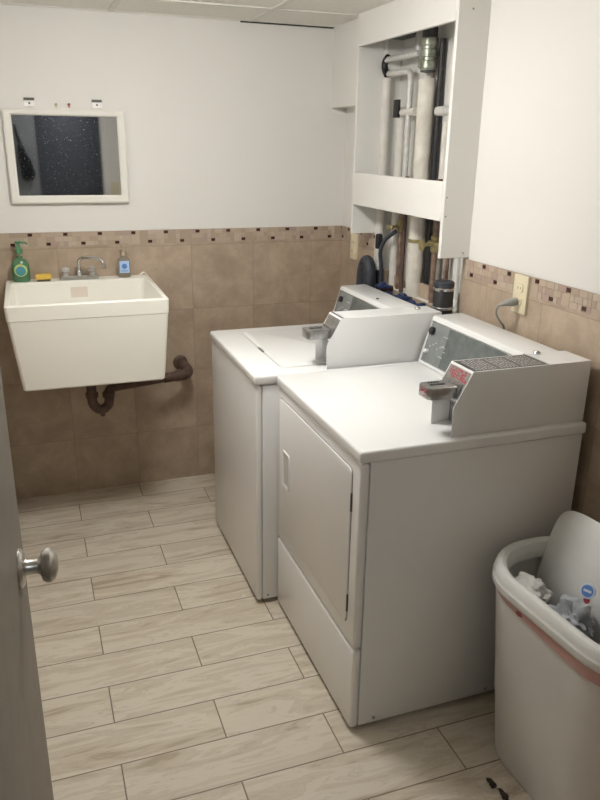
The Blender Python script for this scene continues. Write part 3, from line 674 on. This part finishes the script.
for x, lb in ((-1.441, 'square metal mirror clip above the left of the mirror'), (-1.165, 'square metal mirror clip above the right of the mirror')):
    t = thing('mirror_clip', lb, 'clip', (x, .006, 1.80), 'clips above the mirror')
    b = bmesh.new(); bx(b, (x-.021, -.001, 1.797), (x+.021, .0062, 1.822), .001, 1); obj('plate', b, newmat('bright_clip', (.97, .96, .92), .25), t)
    b = bmesh.new(); bx(b, (x-.021, -.008, 1.821), (x+.021, .0062, 1.831), .001, 1); obj('lip', b, newmat('dark_clip_lip', (.10, .095, .08), .5), t)
    b = bmesh.new(); lathe(b, [(.004, 0), (.003, .002)], (x, -.001, 1.810), (0, -1, 0), 10); obj('screw', b, M_IRON, t)
for x, m, lb in ((-1.334, M_ANCHOR, 'tan plastic wall anchor above the mirror'), (-1.281, M_ANCHORR, 'red plastic wall anchor above the mirror')):
    b = bmesh.new(); lathe(b, [(.006, 0), (.006, .003), (.004, .012), (.002, .016)], (x, .0065, 1.808), (0, -1, .25), 10); bx(b, (x-.004, -.001, 1.797), (x+.004, .0065, 1.811), .001, 1)
    single('wall_anchor', b, m, lb, 'wall anchor')

# ------------------------------------------------------------------ outlets
def outlet(name, label, y, zc, plug):
    t = thing(name, label, 'outlet', (-.003, y, zc-.06))
    b = bmesh.new(); bx(b, (-.0065-.0035, y-.037, zc-.062), (.001, y+.037, zc+.062), .003, 2); obj('cover_plate', b, M_CREAM, t)
    for dz in (-.021, .021):
        b = bmesh.new(); loft(b, [[(-.0102, p[0], p[1]) for p in rrect(y-.017, y+.017, zc+dz-.014, zc+dz+.014, 0, .008)], [(-.013, p[0], p[1]) for p in rrect(y-.016, y+.016, zc+dz-.013, zc+dz+.013, 0, .008)]])
        f = obj('socket', b, M_CREAM, t)
        b = bmesh.new(); bx(b, (-.0134, y-.008, zc+dz-.004), (-.0128, y-.006, zc+dz+.005)); bx(b, (-.0134, y+.006, zc+dz-.004), (-.0128, y+.008, zc+dz+.005)); obj('socket_slot', b, M_BLACK, f)
    return t
outlet('wall_outlet', 'cream double outlet on the mosaic strip with a cord plugged in', -1.519, 1.213, True)
outlet('wall_outlet', 'cream outlet plate on the tiles in the far corner under the pipe enclosure', -.17, 1.195, False)
t = thing('power_cord', 'grey power cord plugged into the outlet above the dryer', 'cord', (-.05, -1.504, .95))
b = bmesh.new(); tube(b, [(-.0135, -1.510, 1.188), (-.026, -1.510, 1.187), (-.044, -1.506, 1.184), (-.060, -1.498, 1.178)], [.013, .015, .011, .006], 12); obj('plug', b, M_CAP, t)
b = bmesh.new(); tube(b, smoothpath([(-.058, -1.499, 1.179), (-.070, -1.490, 1.170), (-.066, -1.480, 1.145), (-.040, -1.468, 1.115), (-.0145, -1.462, 1.08), (-.011, -1.46, .97), (-.011, -1.46, .93)]), .0042, 10); obj('cable', b, M_CAP, t)
b = bmesh.new(); bx(b, (-.80, YF+.001, 1.21), (-.725, YF+.008, 1.33), .003); sw = single('light_switch', b, M_CREAM, 'cream switch plate beside the doorway, seen in the mirror', 'switch')
b = bmesh.new(); bx(b, (-.768, YF+.008, 1.258), (-.757, YF+.016, 1.282), .002); obj('switch_lever', b, M_CREAM, sw)

# ------------------------------------------------------------------ near door on the left
E = Vector((-1.552, -2.418)); H = Vector((-1.612, -3.20)); dd = (E-H).normalized(); nn = Vector((-dd.y, dd.x))  # nn points to -x
def D(s, tt, z): p = E-dd*s+nn*tt; return Vector((p.x, p.y, z))
def slab(s0, s1, t0, t1, z0, z1, bev=0):
    b = bmesh.new(); c = (D(s0, t0, z0)+D(s1, t1, z1))/2
    rotbox(b, c, (abs(s1-s0), abs(t1-t0), abs(z1-z0)), Matrix((Vector((dd.x, dd.y, 0)), Vector((nn.x, nn.y, 0)), Vector((0, 0, 1)))).transposed(), bev); return b
d1 = struct('door_1', slab(0, .784, 0, .036, .01, 2.02, .0015), M_DOOR)
b = bmesh.new(); n3 = Vector((-nn.x, -nn.y, 0)); kc = D(.058, 0, 1.06)
lathe(b, [(.030, 0), (.030, .002), (.026, .006), (.013, .008), (.0115, .011), (.0115, .026), (.014, .029), (.0225, .032), (.0265, .038), (.0265, .045), (.021, .051), (.010, .054), (.001, .055)], kc, n3, 28)
kn = struct('door_knob', b, M_NICKEL, d1)
b = slab(-.001, .002, .006, .030, 1.0, 1.12); struct('latch_plate', b, M_NICKEL, d1)

# ------------------------------------------------------------------ bin
bn = thing('swing_bin', 'white plastic swing-top bin by the right wall with pink stripe', 'bin', (-.235, -2.29, 0))
bx0, bx1, by0, by1 = -.412, -.050, -2.565, -1.985
ZB = .565
def binloop(z, k, r=.165):   # k: 0 base .. 1 rim
    i = .040*(1-k); return rrect(bx0+i, bx1-i*.3, by0+i, by1-i*1.2, z, r-i*.5, 10)
b = bmesh.new()
L = [binloop(.0, -.08), binloop(.003, -.01), binloop(.010, .02)]+[binloop(.010+(ZB-.010)*k/8, .02+.98*k/8) for k in range(1, 9)]
i = [rrect(bx0+.006, bx1-.006, by0+.006, by1-.006, ZB, .16, 10), rrect(bx0+.03, bx1-.02, by0+.03, by1-.03, .2, .14, 10)]
loft(b, L+i); obj('body', b, M_BIN, bn)
b = bmesh.new(); ring = binloop(ZB-.004, 1); n = len(ring); rows = [[], []]
cc = Vector((bx0/2+bx1/2, by0/2+by1/2, 0))
for k, p in enumerate(ring):
    d = Vector(ring[(k+1) % n])-Vector(ring[k-1]); o = Vector((d.y, -d.x, 0)).normalized()*.0022
    wv = .008+.026*min(1, max(0, (-2.10-p[1])/.16))
    rows[0].append(b.verts.new((p[0]+o.x, p[1]+o.y, ZB-.004))); rows[1].append(b.verts.new((p[0]+o.x*.8+(.002 if p[0] < -.3 else 0)*wv/.05, p[1]+o.y*.8, ZB-.014-wv)))
for k in range(n): b.faces.new((rows[0][k], rows[0][(k+1) % n], rows[1][(k+1) % n], rows[1][k]))
obj('pink_stripe', b, M_PINK, bn, recalc=True)
b = bmesh.new(); lathe(b, [(.013, 0), (.011, .004)], (bx0+.0005, -2.195, ZB-.026), (-1, 0, 0), 12, sx=.55); obj('stripe_tab', b, M_PINKD, bn)
# rim: wide rolled ring, sloping inner side
b = bmesh.new()
def rl(o, z, r): return rrect(bx0-o, bx1+min(o, .02), by0-o, by1+o, z, r, 10)
loft(b, [rl(-.010, ZB-.008, .155), rl(.007, ZB-.010, .172), rl(.010, ZB-.004, .175), rl(.010, ZB+.012, .175), rl(.007, ZB+.016, .172), rl(.006, ZB+.020, .171), rl(.004, ZB+.034, .169), rl(-.002, ZB+.041, .163), rl(-.014, ZB+.043, .151), rl(-.024, ZB+.038, .141), rl(-.030, ZB+.020, .135), rl(-.028, ZB-.008, .137)], False, False)
obj('rim', b, M_BINLID, bn)
# swing flap: domed leaf turned nearly upright about its long axis
b = bmesh.new(); W, Ln, th = .320, .53, .004; nu, nv = 18, 26; G = [[None]*(nv+1) for _ in range(nu+1)]; G2 = [[None]*(nv+1) for _ in range(nu+1)]
Rm = Matrix.Translation((-.192, -2.285, ZB+.006)) @ Matrix.Rotation(radians(-76), 4, 'Y')
for a in range(nu+1):
    for c in range(nv+1):
        s = -1+2*a/nu; q = -1+2*c/nv
        ex = 7; m_ = (abs(s)**ex+abs(q)**ex)**(1/ex) or 1; mm = max(abs(s), abs(q)); k = (mm/m_) if m_ else 1
        X = s*k*W/2; Yy = q*k*Ln/2; h = .035*(1-(abs(s*k))**2.2)*(1-.6*abs(q*k)**3) + .012
        G[a][c] = b.verts.new(Rm @ Vector((X, Yy, h-.03))); G2[a][c] = b.verts.new(Rm @ Vector((X*.985, Yy*.985, h-.03-th)))
for a in range(nu):
    for c in range(nv):
        b.faces.new((G[a][c], G[a+1][c], G[a+1][c+1], G[a][c+1])); b.faces.new((G2[a][c], G2[a][c+1], G2[a+1][c+1], G2[a+1][c]))
bd = [(a, 0) for a in range(nu)]+[(nu, c) for c in range(nv)]+[(a, nv) for a in range(nu, 0, -1)]+[(0, c) for c in range(nv, 0, -1)]
for k in range(len(bd)):
    p, q = bd[k], bd[(k+1) % len(bd)]; b.faces.new((G[p[0]][p[1]], G[q[0]][q[1]], G2[q[0]][q[1]], G2[p[0]][p[1]]))
obj('swing_flap', b, M_BINLID, bn)
bn.rotation_euler.z = radians(3.5); bn.location.x += .008
# rubbish
b = bmesh.new(); clump(b, (-.315, -2.115, .525), .050, .38, 1.9, 11, squash=(1, 1.15, .8)); single('crumpled_tissue', b, M_PAPER, 'crumpled white tissue at the far end of the open bin', 'tissue', angle=50)
b = bmesh.new(); clump(b, (-.295, -2.262, .525), .050, .6, 1.6, 4, squash=(.9, 1.2, 1.1)); single('plastic_bag', b, M_BAG, 'crumpled grey plastic bag in the middle of the open bin', 'bag', angle=50)
b = bmesh.new(); clump(b, (-.300, -2.418, .500), .048, .6, 1.8, 8, squash=(.9, 1.15, .8)); single('crumpled_wrapper', b, M_BAG, 'crumpled bluish grey wrapper at the near end of the open bin', 'wrapper', angle=50)
ax = Vector((-.75, -.35, .45)); lc = Vector((-.262, -2.272, .617))
t = thing('round_lid', 'small round blue and white lid with red edge on the rubbish', 'lid', (-.262, -2.272, .595))
b = bmesh.new(); lathe(b, [(.019, 0), (.020, .004), (.018, .006)], lc, ax, 24); lb_ = obj('disc', b, newmat('lid_white', (.62, .66, .74), .4), t)
b = bmesh.new(); lathe(b, [(.015, .0061), (.015, .0066)], lc, ax, 24); obj('blue_print', b, M_LBLUE, lb_)
b = bmesh.new(); axn = ax.normalized(); lathe(b, [(.008, 0), (.008, .003)], lc+Vector((-.006, -.006, -.022)), ax, 14); obj('red_tab', b, M_RED, t)
b = bmesh.new(); sd_ = Vector((0, 0, 1)).cross(axn).normalized(); u_ = axn.cross(sd_); rotbox(b, lc+axn*.0068, (.020, .006, .0006), Matrix((sd_, u_, axn)).transposed()); obj('white_bar', b, newmat('lid_white2', (.62, .66, .74), .4), lb_)

# lint on the floor beside the bin
for (x, y, s, lb) in ((-.440, -2.222, .014, 'dark curl of lint on the floor beside the bin'), (-.431, -2.268, .014, 'dark scrap of lint at the foot of the bin nearest the camera')):
    b = bmesh.new(); clump(b, (x, y, .005), s, .8, 2.0, x*30, 3, squash=(.55, 1.25, .30)); b.transform(Matrix.Translation((0,0,.001))); single('lint_scrap', b, M_LINT, lb, 'lint', angle=60)
b = bmesh.new(); tube(b, [(-.475, -2.205, .002), (-.468, -2.222, .002), (-.462, -2.238, .003)], .0015, 6); tube(b, [(-.480, -2.215, .002), (-.466, -2.212, .002)], .002, 6)
single('paper_scrap', b, M_PAPER, 'tiny pale scrap on the floor left of the lint', 'scrap')

# ------------------------------------------------------------------ lamp (out of frame, overhead)
t = thing('ceiling_lamp', 'round white globe lamp on the ceiling above the middle of the room', 'lamp', (LAMP_POS[0], LAMP_POS[1], ZC))
b = bmesh.new(); lathe(b, [(.075, ZC-.0005), (.075, ZC-.02), (.06, ZC-.024)][::-1], (LAMP_POS[0], LAMP_POS[1], 0), seg=28); obj('lamp_base', b, M_TEE, t)
b = bmesh.new(); prof = [(LAMP_R*cos(a), LAMP_POS[2]+.105*sin(a)) for a in [(-pi/2+.001)+pi*.5*k/10 for k in range(11)]]
lathe(b, prof, (LAMP_POS[0], LAMP_POS[1], 0), seg=28); obj('lamp_globe', b, M_LAMP, t, angle=60)
# unseen fill light, added to brighten the hallway in the mirror
t = thing('hall_fill_light', 'added unseen fill light on the hallway ceiling', 'lamp', (-1.1, -4.1, ZC))
b = bmesh.new(); lathe(b, [(.09, ZC-.0005), (.09, ZC-.03), (.05, ZC-.05), (.01, ZC-.055)][::-1], (-1.1, -4.1, 0), seg=24)
mh = newmat('hall_fill_glow', (1, 1, 1), .4); mh.node_tree.nodes['Principled BSDF'].inputs['Emission Color'].default_value = (.9, .95, 1, 1); mh.node_tree.nodes['Principled BSDF'].inputs['Emission Strength'].default_value = HALL_POWER
obj('fill_glow_disc', b, mh, t)
# black bag hanging in the hallway, seen in the mirror
t = thing('hanging_bag', 'black bag hanging on the hallway wall, seen in the mirror', 'bag', (-1.44, -4.78, 1.25))
b = bmesh.new(); prism(b, [(-1.50, 1.30), (-1.46, 1.27), (-1.40, 1.28), (-1.375, 1.33), (-1.40, 1.45), (-1.47, 1.58), (-1.52, 1.62), (-1.525, 1.5)], -4.799, -4.72, .01); obj('bag_body', b, M_BLACKCLOTH, t)
b = bmesh.new(); tube(b, smoothpath([(-1.46, -4.76, 1.56), (-1.51, -4.77, 1.70), (-1.53, -4.785, 1.80), (-1.52, -4.77, 1.70), (-1.50, -4.76, 1.6)]), .008, 8); obj('strap', b, M_BLACKCLOTH, t)
